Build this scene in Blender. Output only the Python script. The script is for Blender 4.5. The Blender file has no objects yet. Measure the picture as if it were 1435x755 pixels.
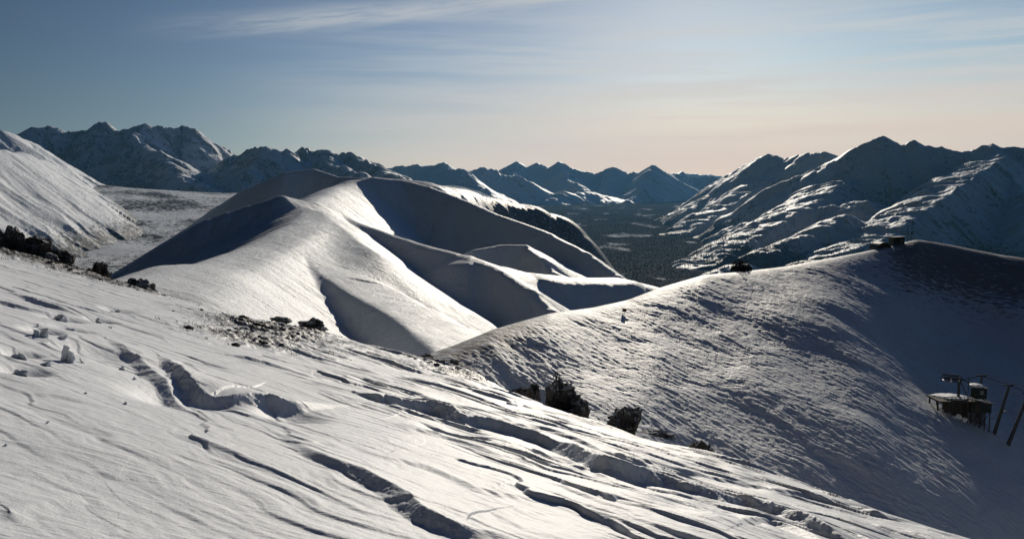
import bpy, bmesh, math, random
import numpy as np
from mathutils import Vector, Matrix, noise as mnoise

R = math.radians
scene = bpy.context.scene
COL = scene.collection

# ------------------------------------------------------------------ camera
FPX = 1126.0                                   # focal length in pixels of the 1435 wide photo
PITCH = math.atan((377.5 - 250.0) / FPX)
cam_data = bpy.data.cameras.new('camera')
cam_data.sensor_width = 36.0
cam_data.lens = 36.0 * FPX / 1435.0
cam_data.clip_start = 0.1
cam_data.clip_end = 200000.0
cam = bpy.data.objects.new('camera', cam_data)
cam.rotation_euler = (math.pi / 2 - PITCH, 0, 0)
COL.objects.link(cam)
scene.camera = cam

# ------------------------------------------------------------------ light
SUN_AZ, SUN_EL = R(11.0), R(17.0)              # azimuth clockwise from +Y (the way the camera looks)
SKY_STRENGTH = 0.05
SUN_STRENGTH = 4.0
EXPOSURE = 0.0
SUN_DIR = Vector((math.sin(SUN_AZ) * math.cos(SUN_EL), math.cos(SUN_AZ) * math.cos(SUN_EL), math.sin(SUN_EL)))
sd = bpy.data.lights.new('sun', 'SUN')
sd.energy = SUN_STRENGTH
sd.angle = R(0.5)
sd.color = (1.0, 0.91, 0.77)
so = bpy.data.objects.new('sun', sd)
so.rotation_euler = (-SUN_DIR).to_track_quat('-Z', 'Y').to_euler()
so.location = (0, 0, 100)
COL.objects.link(so)

scene.view_settings.view_transform = 'Standard'
scene.view_settings.look = 'None'
scene.view_settings.exposure = EXPOSURE
scene.view_settings.gamma = 1.0
scene.view_settings.use_curve_mapping = False
scene.cycles.use_denoising = True
scene.cycles.max_bounces = 6
scene.cycles.diffuse_bounces = 2
scene.cycles.volume_bounces = 0
scene.cycles.sample_clamp_indirect = 4.0


class NT:
    """short hand for building node trees"""
    def __init__(self, tree):
        self.t = tree
        tree.nodes.clear()

    def n(self, kind, **kw):
        nd = self.t.nodes.new(kind)
        for k, v in kw.items():
            setattr(nd, k, v)
        return nd

    def put(self, sock, v):
        if v is None:
            return
        if hasattr(v, 'is_output') or hasattr(v, 'links'):
            self.t.links.new(v, sock)
        elif isinstance(v, tuple) and len(v) == 3 and sock.type == 'RGBA':
            sock.default_value = (*v, 1)
        else:
            sock.default_value = v

    def math(self, op, a, b=None, c=None, clamp=False):
        nd = self.n('ShaderNodeMath', operation=op, use_clamp=clamp)
        for i, v in enumerate((a, b, c)):
            self.put(nd.inputs[i], v)
        return nd.outputs[0]

    def smooth(self, v, lo, hi):
        nd = self.n('ShaderNodeMapRange', interpolation_type='SMOOTHSTEP')
        self.put(nd.inputs['Value'], v)
        self.put(nd.inputs['From Min'], lo)
        self.put(nd.inputs['From Max'], hi)
        return nd.outputs[0]

    def mix(self, f, a, b, blend='MIX'):
        nd = self.n('ShaderNodeMix', data_type='RGBA', blend_type=blend)
        self.put(nd.inputs[0], f)
        self.put(nd.inputs[6], a)
        self.put(nd.inputs[7], b)
        return nd.outputs[2]

    def noise(self, vec, scale, detail=4, rough=0.5, dist=0.0):
        nd = self.n('ShaderNodeTexNoise')
        self.put(nd.inputs['Vector'], vec)
        nd.inputs['Scale'].default_value = scale
        nd.inputs['Detail'].default_value = detail
        nd.inputs['Roughness'].default_value = rough
        nd.inputs['Distortion'].default_value = dist
        return nd.outputs['Fac']

    def comb(self, x, y, z=0.0):
        nd = self.n('ShaderNodeCombineXYZ')
        for i, v in enumerate((x, y, z)):
            self.put(nd.inputs[i], v)
        return nd.outputs[0]


def setup_world():
    w = bpy.data.worlds.new('World')
    scene.world = w
    w.use_nodes = True
    g = NT(w.node_tree)
    sky = g.n('ShaderNodeTexSky', sky_type='NISHITA', sun_disc=False)
    sky.sun_elevation = SUN_EL
    sky.sun_rotation = SUN_AZ
    sky.altitude = 900
    sky.air_density = 1.0
    sky.dust_density = 0.6
    sky.ozone_density = 1.0
    tc = g.n('ShaderNodeTexCoord')
    sep = g.n('ShaderNodeSeparateXYZ')
    g.put(sep.inputs[0], tc.outputs['Generated'])
    x, y, z = sep.outputs
    el = g.math('ARCSINE', z)
    az = g.math('ARCTAN2', x, y)
    col = sky.outputs[0]
    # thin cirrus sheets: streaks lying flat over the horizon, in azimuth and elevation
    warp = g.noise(g.comb(g.math('MULTIPLY', az, 2.0), g.math('MULTIPLY', el, 9.0)), 1.0, 3)
    elw = g.math('ADD', el, g.math('MULTIPLY', g.math('SUBTRACT', warp, 0.5), 0.035))
    streak = g.noise(g.comb(g.math('MULTIPLY', az, 2.2), g.math('MULTIPLY', elw, 46.0), 3.1), 1.0, 9, 0.62)
    low = g.math('MULTIPLY', g.smooth(streak, 0.38, 0.64), g.math('SUBTRACT', 1.0, g.smooth(el, 0.12, 0.26)))
    low = g.math('MULTIPLY', low, g.smooth(az, -0.40, 0.20))
    low = g.math('MULTIPLY', low, g.smooth(el, 0.0, 0.02))
    # one longer wisp high up, rising to the right
    line = g.math('SUBTRACT', el, g.math('MULTIPLY_ADD', az, 0.11, 0.211))
    wisp_n = g.noise(g.comb(g.math('MULTIPLY', az, 7.0), g.math('MULTIPLY', g.math('SUBTRACT', el, g.math('MULTIPLY', az, 0.13)), 75.0), 9.0), 1.0, 9, 0.66)
    off = g.math('ABSOLUTE', g.math('ADD', line, g.math('MULTIPLY', g.math('SUBTRACT', wisp_n, 0.5), 0.02)))
    wisp = g.math('MULTIPLY', g.math('SUBTRACT', 1.0, g.smooth(off, 0.0, 0.020)), g.smooth(wisp_n, 0.28, 0.6))
    wisp = g.math('MULTIPLY', wisp, g.math('MULTIPLY', g.smooth(az, -0.46, -0.2), g.math('SUBTRACT', 1.0, g.smooth(az, 0.1, 0.3))))
    # the air brightens towards the sun's side and stays deep blue away from it
    side = g.math('ADD', g.math('MULTIPLY', g.smooth(az, -0.75, -0.05), 0.55), g.math('MULTIPLY', g.smooth(az, -0.05, 0.6), 0.45))
    side = g.math('ADD', 0.48, g.math('MULTIPLY', side, 0.95))
    side = g.math('SUBTRACT', side, g.math('MULTIPLY', g.smooth(g.math('ABSOLUTE', az), 0.9, 2.2), 0.9))
    col = g.mix(1.0, col, g.comb(g.math('MULTIPLY', side, 0.66), g.math('MULTIPLY', side, 0.755), g.math('MULTIPLY', side, g.math('SUBTRACT', 0.94, g.math('MULTIPLY', g.smooth(az, -0.1, 0.6), 0.10)))), 'MULTIPLY')
    cover = g.math('MINIMUM', g.math('ADD', g.math('MULTIPLY', low, 0.75), g.math('MULTIPLY', wisp, 0.55)), 0.8)
    warm = g.mix(g.smooth(el, 0.0, 0.12), (15.0, 12.4, 10.4), (12.5, 12.5, 12.2))
    col = g.mix(cover, col, warm)
    # peach veil low over the horizon on the sun's side
    veil = g.math('MULTIPLY', g.math('SUBTRACT', 1.0, g.smooth(el, 0.01, 0.145)), g.smooth(az, -0.42, 0.15))
    veil = g.math('MULTIPLY', veil, g.math('SUBTRACT', 1.0, g.smooth(g.math('ABSOLUTE', az), 0.9, 1.6)))
    col = g.mix(g.math('MULTIPLY', veil, 0.92), col, g.mix(g.smooth(az, -0.1, 0.35), (15.4, 12.3, 10.2), (17.6, 12.9, 9.5)))
    # sky overhead and behind the camera, dimmed and tinted blue to set shadow fill
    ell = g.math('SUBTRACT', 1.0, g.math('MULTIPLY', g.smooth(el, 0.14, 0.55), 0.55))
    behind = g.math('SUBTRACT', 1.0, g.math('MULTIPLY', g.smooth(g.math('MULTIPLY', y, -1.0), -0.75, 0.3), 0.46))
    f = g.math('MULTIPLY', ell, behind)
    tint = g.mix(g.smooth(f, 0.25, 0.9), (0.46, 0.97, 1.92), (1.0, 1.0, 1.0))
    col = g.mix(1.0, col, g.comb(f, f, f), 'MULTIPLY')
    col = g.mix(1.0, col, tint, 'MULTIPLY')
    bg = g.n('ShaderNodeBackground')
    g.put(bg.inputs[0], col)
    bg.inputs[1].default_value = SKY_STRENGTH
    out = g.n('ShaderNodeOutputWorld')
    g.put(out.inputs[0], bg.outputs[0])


setup_world()

# ------------------------------------------------------------------ projection helpers
CP, SP = math.cos(PITCH), math.sin(PITCH)


def ray(u, v):
    """x/y and z/y of the sight line through photo pixel (u, v)"""
    uc = (np.asarray(u, float) - 717.5) / FPX
    vc = (np.asarray(v, float) - 377.5) / FPX
    den = CP - vc * SP
    return uc / den, -(SP + vc * CP) / den


def P(u, v, y):
    a, b = ray(u, v)
    return (float(a) * y, y, float(b) * y)


# ------------------------------------------------------------------ numpy noise
_rng = np.random.default_rng(12345)
_PERM = _rng.permutation(4096).astype(np.int32)
_ANG = (_rng.random(4096) * 2 * math.pi).astype(np.float32)
_GX, _GY = np.cos(_ANG), np.sin(_ANG)


def perlin(x, y, seed=0):
    x = np.asarray(x, np.float64)
    y = np.asarray(y, np.float64)
    x, y = np.broadcast_arrays(x, y)
    fx, fy = np.floor(x), np.floor(y)
    xf = (x - fx).astype(np.float32)
    yf = (y - fy).astype(np.float32)
    xi = fx.astype(np.int32) + np.int32(seed * 57)
    yi = fy.astype(np.int32) + np.int32(seed * 131)
    p0 = _PERM[xi & 4095]
    p1 = _PERM[(xi + 1) & 4095]
    y1 = yi + 1
    u = xf * xf * xf * (xf * (xf * 6 - 15) + 10)
    v = yf * yf * yf * (yf * (yf * 6 - 15) + 10)
    xm, ym = xf - 1, yf - 1
    h = (p0 + yi) & 4095
    n00 = _GX[h] * xf + _GY[h] * yf
    h = (p1 + yi) & 4095
    n10 = _GX[h] * xm + _GY[h] * yf
    h = (p0 + y1) & 4095
    n01 = _GX[h] * xf + _GY[h] * ym
    h = (p1 + y1) & 4095
    n11 = _GX[h] * xm + _GY[h] * ym
    a = n00 + u * (n10 - n00)
    b = n01 + u * (n11 - n01)
    return (a + v * (b - a)) * 1.5


def fbm(x, y, seed=0, octv=4, gain=0.5, lac=2.03):
    s = 0
    a = 1.0
    for i in range(octv):
        s = s + a * perlin(x, y, seed + i * 17)
        a *= gain
        x = x * lac + 13.7
        y = y * lac + 7.3
    return s


def ridged(x, y, seed=0, octv=4, gain=0.5, lac=2.03):
    s = 0
    a = 1.0
    for i in range(octv):
        s = s + a * (1 - 2 * np.abs(perlin(x, y, seed + i * 17)))
        a *= gain
        x = x * lac + 13.7
        y = y * lac + 7.3
    return s


def sstep(v, lo, hi):
    t = np.clip((v - lo) / (hi - lo), 0, 1)
    return t * t * (3 - 2 * t)


def smax(a, b, k):
    h = np.clip(0.5 + 0.5 * (a - b) / k, 0, 1)
    return b + (a - b) * h + k * h * (1 - h)


# ------------------------------------------------------------------ object helpers
def tag(o, label=None, cat=None, group=None, kind=None):
    if label:
        o['label'] = label
    if cat:
        o['category'] = cat
    if group:
        o['group'] = group
    if kind:
        o['kind'] = kind
    return o


def grid_mesh(name, X, Y, Z, mat, attrs=None, keep=None):
    nr, nc = X.shape
    me = bpy.data.meshes.new(name)
    co = np.stack([X, Y, Z], -1).reshape(-1, 3).astype(np.float32)
    idx = np.arange(nr * nc).reshape(nr, nc)
    q = np.stack([idx[:-1, :-1], idx[:-1, 1:], idx[1:, 1:], idx[1:, :-1]], -1).reshape(-1, 4)
    if keep is not None:
        kq = keep.reshape(-1)[q].any(1)
        q = q[kq]
        used = np.zeros(nr * nc, bool)
        used[q.reshape(-1)] = True
        remap = np.cumsum(used) - 1
        q = remap[q]
        co = co[used]
    else:
        used = None
    me.vertices.add(len(co))
    me.vertices.foreach_set('co', co.reshape(-1))
    me.loops.add(q.size)
    me.loops.foreach_set('vertex_index', q.reshape(-1).astype(np.int32))
    me.polygons.add(len(q))
    me.polygons.foreach_set('loop_start', np.arange(0, q.size, 4, dtype=np.int32))
    me.update(calc_edges=True)
    me.polygons.foreach_set('use_smooth', np.ones(len(q), bool))
    for k, a in (attrs or {}).items():
        at = me.attributes.new(k, 'FLOAT', 'POINT')
        arr = a.reshape(-1)
        at.data.foreach_set('value', (arr[used] if used is not None else arr).astype(np.float32))
    me.materials.append(mat)
    o = bpy.data.objects.new(name, me)
    COL.objects.link(o)
    return o


def link(name, me, mat, parent=None):
    if mat is not None:
        me.materials.append(mat)
    o = bpy.data.objects.new(name, me)
    COL.objects.link(o)
    if parent is not None:
        o.parent = parent
    return o


def empty(name, loc, rz=0.0):
    o = bpy.data.objects.new(name, None)
    o.location = loc
    o.rotation_euler = (0, 0, rz)
    COL.objects.link(o)
    return o


# ------------------------------------------------------------------ materials
def new_mat(name):
    m = bpy.data.materials.new(name)
    m.use_nodes = True
    return m, NT(m.node_tree)


def finish(g, base, rough, spec=0.3, normal=None, metal=0.0):
    b = g.n('ShaderNodeBsdfPrincipled')
    g.put(b.inputs['Base Color'], base)
    g.put(b.inputs['Roughness'], rough)
    b.inputs['Specular IOR Level'].default_value = spec
    b.inputs['Metallic'].default_value = metal
    if normal is not None:
        g.put(b.inputs['Normal'], normal)
    o = g.n('ShaderNodeOutputMaterial')
    g.put(o.inputs[0], b.outputs[0])
    return b


def bump(g, height, dist, strength=1.0, prev=None):
    nd = g.n('ShaderNodeBump')
    nd.inputs['Strength'].default_value = strength
    nd.inputs['Distance'].default_value = dist
    g.put(nd.inputs['Height'], height)
    if prev is not None:
        g.put(nd.inputs['Normal'], prev)
    return nd.outputs[0]


def mapping(g, vec, rot=0.0, scale=(1, 1, 1)):
    nd = g.n('ShaderNodeMapping')
    g.put(nd.inputs['Vector'], vec)
    nd.inputs['Rotation'].default_value = (0, 0, rot)
    nd.inputs['Scale'].default_value = scale
    return nd.outputs[0]


def attr(g, name):
    nd = g.n('ShaderNodeAttribute')
    nd.attribute_name = name
    return nd.outputs['Fac']


SNOW = (0.71, 0.745, 0.79)
WIND = math.atan2(-0.48, 0.87)       # the wind that carved the snow, in plan


def mat_foreground():
    m, g = new_mat('wind_packed_snow')
    pos = g.n('ShaderNodeNewGeometry').outputs['Position']
    al = mapping(g, pos, -WIND, (1.2, 14.0, 6.0))
    n1 = g.noise(al, 1.0, 5, 0.6, 0.4)
    n2 = g.noise(pos, 60.0, 3, 0.6)
    n3 = g.noise(pos, 9.0, 4, 0.6)
    nrm = bump(g, n1, 0.012)
    nrm = bump(g, n3, 0.010, 1.0, nrm)
    nrm = bump(g, n2, 0.0025, 1.0, nrm)
    base = g.mix(g.smooth(n3, 0.35, 0.7), (0.69, 0.72, 0.765), (0.73, 0.755, 0.79))
    dirt = attr(g, 'dirt')
    sp = g.noise(pos, 26.0, 3, 0.7)
    k = g.smooth(g.math('ADD', sp, g.math('MULTIPLY', dirt, 0.35)), 0.66, 0.74)
    base = g.mix(g.math('MULTIPLY', k, 0.9), base, (0.05, 0.042, 0.034))
    finish(g, base, 0.58, 0.17, nrm)
    return m


def mat_hill():
    m, g = new_mat('wind_scoured_hill_snow')
    pos = g.n('ShaderNodeNewGeometry').outputs['Position']
    al = mapping(g, pos, R(43), (0.16, 1.3, 0.5))
    n1 = g.noise(al, 1.0, 6, 0.65, 0.5)
    n2 = g.noise(pos, 1.3, 5, 0.65)
    nrm = bump(g, n1, 0.2)
    nrm = bump(g, n2, 0.10, 1.0, nrm)
    base = g.mix(g.smooth(n2, 0.3, 0.7), (0.68, 0.71, 0.755), (0.72, 0.745, 0.78))
    dirt = attr(g, 'dirt')
    sp = g.noise(mapping(g, pos, -R(-40), (0.35, 1.0, 1.0)), 0.9, 6, 0.72)
    k = g.smooth(g.math('ADD', sp, g.math('MULTIPLY', dirt, 0.36)), 0.64, 0.80)
    base = g.mix(g.math('MULTIPLY', k, 0.85), base, (0.15, 0.115, 0.085))
    finish(g, base, 0.58, 0.13, nrm)
    return m


def mat_mountain(name, scale, rock_bias, bump_d, spec=0.1, rough=0.6, micro=0.0):
    """snow with rock showing where the slope is too steep to hold it"""
    m, g = new_mat(name)
    geo = g.n('ShaderNodeNewGeometry')
    pos = geo.outputs['Position']
    sep = g.n('ShaderNodeSeparateXYZ')
    g.put(sep.inputs[0], geo.outputs['Normal'])
    big = g.noise(pos, scale, 6, 0.62)
    fine = g.noise(pos, scale * 7, 5, 0.65)
    steep = g.math('SUBTRACT', 1.0, sep.outputs[2])
    k = g.math('ADD', g.math('MULTIPLY', steep, 1.3), g.math('MULTIPLY', g.math('SUBTRACT', big, 0.5), 0.9))
    k = g.math('ADD', k, g.math('MULTIPLY', g.math('SUBTRACT', fine, 0.5), 0.9))
    rock = g.smooth(k, rock_bias, rock_bias + 0.16)
    sa = attr(g, 'scrub')
    scrub = g.math('MULTIPLY', g.smooth(sa, 0.0, 0.3), g.smooth(g.math('ADD', g.noise(pos, scale * 9, 4, 0.7), g.math('MULTIPLY', g.math('SUBTRACT', sa, 0.6), 0.5)), 0.44, 0.60))
    rockcol = g.mix(fine, (0.05, 0.05, 0.055), (0.16, 0.15, 0.14))
    base = g.mix(g.math('MULTIPLY', rock, 0.7), SNOW, rockcol)
    base = g.mix(g.math('MULTIPLY', scrub, 0.92), base, (0.035, 0.036, 0.034))
    nrm = bump(g, big, bump_d)
    nrm = bump(g, fine, bump_d * 0.25, 1.0, nrm)
    if micro:
        crust = g.noise(mapping(g, pos, R(40), (0.07, 0.26, 0.1)), 1.0, 6, 0.7, 0.6)
        nrm = bump(g, crust, micro, 1.0, nrm)
        thin = g.smooth(g.math('ADD', g.math('MULTIPLY', crust, 0.6), g.math('MULTIPLY', g.noise(pos, 0.02, 5, 0.65), 0.6)), 0.61, 0.76)
        speck = g.smooth(g.noise(pos, 0.33, 3, 0.6), 0.50, 0.66)
        base = g.mix(g.math('MULTIPLY', g.math('MULTIPLY', thin, speck), 0.75), base, (0.13, 0.115, 0.10))
    finish(g, base, rough, spec, nrm)
    return m


def mat_rock():
    m, g = new_mat('dark_lichened_rock')
    geo = g.n('ShaderNodeNewGeometry')
    pos = geo.outputs['Position']
    sep = g.n('ShaderNodeSeparateXYZ')
    g.put(sep.inputs[0], geo.outputs['Normal'])
    n = g.noise(pos, 3.0, 7, 0.65)
    n2 = g.noise(pos, 14.0, 5, 0.65)
    vor = g.n('ShaderNodeTexVoronoi', feature='DISTANCE_TO_EDGE')
    g.put(vor.inputs['Vector'], mapping(g, pos, 0.4, (2.2, 2.2, 3.4)))
    crack = g.smooth(vor.outputs['Distance'], 0.0, 0.07)
    base = g.mix(g.smooth(n, 0.3, 0.7), (0.045, 0.043, 0.042), (0.15, 0.14, 0.125))
    base = g.mix(g.math('MULTIPLY', g.smooth(n2, 0.6, 0.7), 0.5), base, (0.17, 0.16, 0.12))
    sn = g.math('ADD', g.math('MULTIPLY', sep.outputs[2], 0.8), g.math('MULTIPLY', g.math('SUBTRACT', n2, 0.5), 2.4))
    sn = g.math('ADD', sn, g.math('MULTIPLY', g.math('SUBTRACT', n, 0.5), 1.2))
    base = g.mix(g.math('MULTIPLY', g.smooth(sn, 0.34, 0.62), 0.9), base, SNOW)
    nrm = bump(g, n, 0.25)
    nrm = bump(g, n2, 0.05, 1.0, nrm)
    nrm = bump(g, crack, 0.05, 1.0, nrm)
    finish(g, base, 0.85, 0.2, nrm)
    return m


def mat_plain(name, c0, c1, scale, rough=0.7, spec=0.3, metal=0.0, stretch=(1, 1, 1), bd=0.01):
    m, g = new_mat(name)
    tc = g.n('ShaderNodeTexCoord').outputs['Object']
    n = g.noise(mapping(g, tc, 0, stretch), scale, 5, 0.6)
    base = g.mix(g.smooth(n, 0.3, 0.7), c0, c1)
    finish(g, base, rough, spec, bump(g, n, bd), metal)
    return m


M_FG = mat_foreground()
M_HILL = mat_hill()
M_RIDGE = mat_mountain('ridge_snow', 0.012, 0.62, 5.0, 0.22, 0.55, 2.2)
M_LEFT = mat_mountain('open_slope_snow', 0.006, 0.50, 10.0, 0.2, 0.55, 3.0)
M_MOUNT = mat_mountain('alpine_snow_and_rock', 0.0045, 0.41, 30.0)
M_MASSIF = mat_mountain('rugged_snow_and_rock', 0.0055, 0.30, 34.0)
M_FAR = mat_mountain('far_range_snow_and_rock', 0.0018, 0.36, 45.0)
M_VALLEY = mat_mountain('valley_snow', 0.004, 0.75, 5.0, 0.0)
M_ROCK = mat_rock()
M_CLOD = mat_plain('broken_snow', (0.68, 0.71, 0.755), (0.73, 0.755, 0.79), 9.0, 0.6, 0.2, bd=0.02)
M_WOOD = mat_plain('weathered_dark_timber', (0.035, 0.030, 0.024), (0.075, 0.062, 0.048), 2.5, 0.8, 0.2, stretch=(1, 1, 9))
M_STEEL = mat_plain('dark_painted_steel', (0.03, 0.032, 0.033), (0.06, 0.06, 0.06), 3.0, 0.5, 0.4, 0.4)
M_GREEN = mat_plain('faded_green_cladding', (0.018, 0.023, 0.019), (0.034, 0.040, 0.032), 1.5, 0.75, 0.2)
M_GLASS = mat_plain('dusty_window_pane', (0.16, 0.19, 0.18), (0.24, 0.26, 0.24), 2.0, 0.25, 0.5)
M_GRASS = mat_plain('dry_tundra_grass', (0.05, 0.038, 0.022), (0.12, 0.09, 0.05), 4.0, 0.9, 0.1)
M_STONE = mat_plain('loose_dark_stone', (0.03, 0.03, 0.03), (0.11, 0.10, 0.09), 5.0, 0.9, 0.2)
M_SPRUCE = mat_plain('spruce_needles', (0.016, 0.022, 0.016), (0.032, 0.040, 0.028), 0.02, 0.9, 0.1)
M_BUSH = mat_plain('dark_bush_leaves', (0.016, 0.021, 0.014), (0.04, 0.045, 0.03), 1.2, 0.9, 0.1)

# ------------------------------------------------------------------ ridges
def sidef(d, s):
    """drop below the crest at distance d for a side given as slope or (shoulder slope, shoulder width, slope)"""
    if isinstance(s, tuple):
        s0, w0, s1 = s
        k = w0 * 0.14
        t = (d - w0) / k
        sp = k * np.logaddexp(0, t) - k * math.log(1 + math.exp(-w0 / k))
        return s0 * d + (s1 - s0) * np.maximum(sp, 0)
    return s * d


class Ridge:
    def __init__(self, pts, near, far, w=10.0, concave=None):
        self.p = np.array([P(*q) for q in pts])
        self.near, self.far, self.w, self.concave = near, far, w, concave

    def eval(self, x, y):
        best = None
        acc = 0.0
        for a, b in zip(self.p[:-1], self.p[1:]):
            dx, dy = b[0] - a[0], b[1] - a[1]
            L = math.hypot(dx, dy)
            ex, ey = dx / L, dy / L
            rx, ry = x - a[0], y - a[1]
            t = np.clip(rx * ex + ry * ey, 0, L)
            qx, qy = rx - t * ex, ry - t * ey
            d = np.sqrt(qx * qx + qy * qy)
            perp = ex * qy - ey * qx                      # > 0 on the left of travel: the far side
            mixv = 0.5 + 0.5 * np.clip(perp / (d + 1e-6), -1, 1)
            dd = np.sqrt(d * d + self.w ** 2) - self.w
            f = sidef(dd, self.near) * (1 - mixv) + sidef(dd, self.far) * mixv
            if self.concave:
                f = f * (1 - 0.30 * dd / (dd + self.concave))
            z = a[2] + (b[2] - a[2]) * t / L - f
            if best is None:
                best, bt, bd = z, acc + t, d
            else:
                k = z > best
                best = np.where(k, z, best)
                bt = np.where(k, acc + t, bt)
                bd = np.where(k, d, bd)
            acc += L
        return best, bt, bd


def range_height(ridges, x, y, k, seed, rib_len, rib_amp, rib_grow, rough_len, rough_amp, jag=0.0, warp=0.0):
    """the highest of a family of ridges, with ribs and gullies running down from each crest"""
    if warp:
        x, y = (x + warp * fbm(x / rib_len / 2, y / rib_len / 2, seed + 5, 3),
                y + warp * fbm(x / rib_len / 2 + 40, y / rib_len / 2, seed + 6, 3))
    H = None
    for i, r in enumerate(ridges):
        z, t, d = r.eval(x, y)
        g = 1 - np.exp(-d / rib_grow)
        rb = ridged(t / rib_len + i * 31.7 + 0.2 * fbm(x / rib_len, y / rib_len, seed + 9, 2), d / rib_len / 4.5, seed + i, 3, 0.5)
        z = z + rib_amp * g * (rb - 0.35)
        if jag:
            z = z + jag * np.exp(-d / (rib_len * 0.7)) * (fbm(t / rib_len * 1.3 + i * 11, t * 0, seed + 50 + i, 4, 0.6))
        H = z if H is None else smax(H, z, k)
    H = H + rough_amp * fbm(x / rough_len, y / rough_len, seed + 90, 5, 0.5)
    return H


def floor_height(x, y):
    zl = -330 + np.clip(y - 3000, 0, 6000) * 0.035
    zr = -530 + np.maximum(0, y - 8000) * 0.010
    zl = zl + 0.10 * np.maximum(0, -x - 1300) * (1 - sstep(y, 5500, 8500))
    m = sstep(x, -900, 300)
    return np.minimum(zl + (zr - zl) * m, -60) + 14 * fbm(x / 900, y / 900, 400, 4)


def polar(u0, u1, nu, y0, y1, ny):
    U = (np.linspace(u0, u1, nu) - 717.5) / FPX
    Yv = np.exp(np.linspace(math.log(y0), math.log(y1), ny))
    Ug, Yg = np.meshgrid(U, Yv)
    return Ug * Yg, Yg


CENTRAL = [
    # A: shoulder falling left from the first summit, its face towards us in shade
    Ridge([(60, 470, 1250), (120, 415, 1330), (167, 384, 1380), (200, 364, 1400), (234, 344, 1420), (268, 324, 1440), (294, 307, 1470), (321, 297, 1490), (351, 287, 1510), (395, 274, 1530), (430, 283, 1560)], 0.66, 0.6, 10),
    # B: broad crest running from below us to that summit
    Ridge([(150, 398, 380), (205, 382, 480), (238, 372, 620), (284, 368, 780), (348, 346, 1020), (411, 314, 1270), (428, 298, 1480)], (0.25, 34, 0.75), 0.55, 14),
    # C: tilted slab of a spur: steep shaded side over the gully, sunny side falling away to the right
    Ridge([(425, 300, 1480), (418, 330, 1250), (432, 368, 1080), (450, 384, 1000), (487, 407, 900), (547, 441, 780), (580, 467, 700), (607, 490, 630), (660, 540, 520)], (1.0), (0.24, 88, 0.9), 5),
    Ridge([(425, 290, 1530), (445, 298, 1480), (480, 324, 1330), (520, 352, 1200)], (0.10, 60, 0.45), 0.7, 10),
    # D and its far branch
    Ridge([(440, 289, 1620), (470, 301, 1700), (560, 333, 1600), (640, 355, 1500), (700, 377, 1420), (740, 402, 1360), (772, 432, 1310), (800, 460, 1270)], (0.22, 10, 0.85), 0.6, 5),
    Ridge([(660, 361, 1480), (700, 374, 1480), (740, 383, 1500), (800, 389, 1540), (860, 390, 1580), (925, 403, 1620), (980, 430, 1640)], (0.12, 45, 0.75), 0.5, 10),
    # H: right facing slope between the summit and the dome
    Ridge([(432, 284, 1620), (450, 272, 1850), (470, 262, 2050), (492, 255, 2200)], 0.75, 0.5, 25),
    # E: the big dome
    Ridge([(485, 256, 2180), (520, 248, 2250), (560, 251, 2290), (600, 261, 2270), (640, 276, 2220), (700, 301, 2120), (770, 326, 2020), (820, 352, 1930), (865, 385, 1850), (900, 420, 1780)], (0.2, 8, 0.78), 0.75, 6),
    # e: small step low on the dome's face
    Ridge([(665, 350, 1800), (700, 343, 1830), (735, 342, 1830), (760, 360, 1770), (775, 380, 1720)], (0.10, 6, 0.9), 0.5, 4),
    # G: sunny shelf behind the dome
    Ridge([(560, 251, 2500), (610, 262, 2700), (660, 274, 2850), (715, 284, 2950), (755, 296, 3000), (776, 308, 3000)], (0.10, 150, 1.5), 1.4, 15),
    # F: dark shoulder behind the summit
    Ridge([(230, 345, 3350), (310, 287, 3300), (350, 262, 3280), (400, 241, 3300), (440, 237, 3350), (475, 248, 3300), (520, 250, 3250)], 0.9, 0.5, 15),
]
LEFT_SLOPE = [
    Ridge([(-330, 186, 2500), (-135, 198, 3100), (0, 209, 3650), (25, 213, 3900), (60, 225, 4500), (110, 255, 5300), (160, 277, 5900), (212, 296, 6500)], 0.80, 0.6, 20, 1500),
]
LEFT_BACK = [
    Ridge([(-120, 160, 5200), (0, 183, 5600), (35, 195, 5800), (70, 215, 6100), (110, 240, 6500)], 0.8, 0.6, 10),
]
MASSIF = [
    Ridge([(-60, 190, 8300), (20, 193, 8500), (45, 178, 8500), (75, 178, 8600), (105, 188, 8700), (140, 174, 8600), (165, 182, 8500), (205, 171, 8600), (230, 178, 8700), (255, 177, 8800), (275, 186, 8900), (300, 200, 9000), (325, 215, 9100), (350, 228, 9200)], 0.95, 0.6, 12),
    Ridge([(140, 174, 8600), (135, 205, 8250), (120, 240, 7900), (110, 270, 7600)], 0.8, 0.8, 12),
    Ridge([(205, 171, 8600), (185, 195, 8250), (190, 225, 7900), (205, 262, 7500)], 0.8, 0.8, 12),
    Ridge([(190, 200, 8250), (225, 214, 7900), (255, 245, 7500), (290, 264, 7300), (330, 279, 7200)], (0.3, 60, 0.9), 0.6, 15),
    Ridge([(260, 262, 7700), (290, 240, 8000), (330, 219, 8300), (350, 211, 8300), (373, 204, 8200), (400, 214, 8250), (415, 214, 8500), (432, 208, 8600), (455, 213, 8600), (490, 215, 8400), (520, 232, 7900), (545, 246, 7400), (575, 256, 6900), (600, 264, 6500)], 0.9, 0.5, 12),
    Ridge([(373, 204, 8200), (350, 235, 7800), (340, 262, 7500)], 0.8, 0.8, 12),
    Ridge([(455, 213, 8600), (465, 232, 7900), (500, 242, 7500), (545, 252, 7000)], (0.2, 40, 0.9), 0.6, 15),
]
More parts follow.
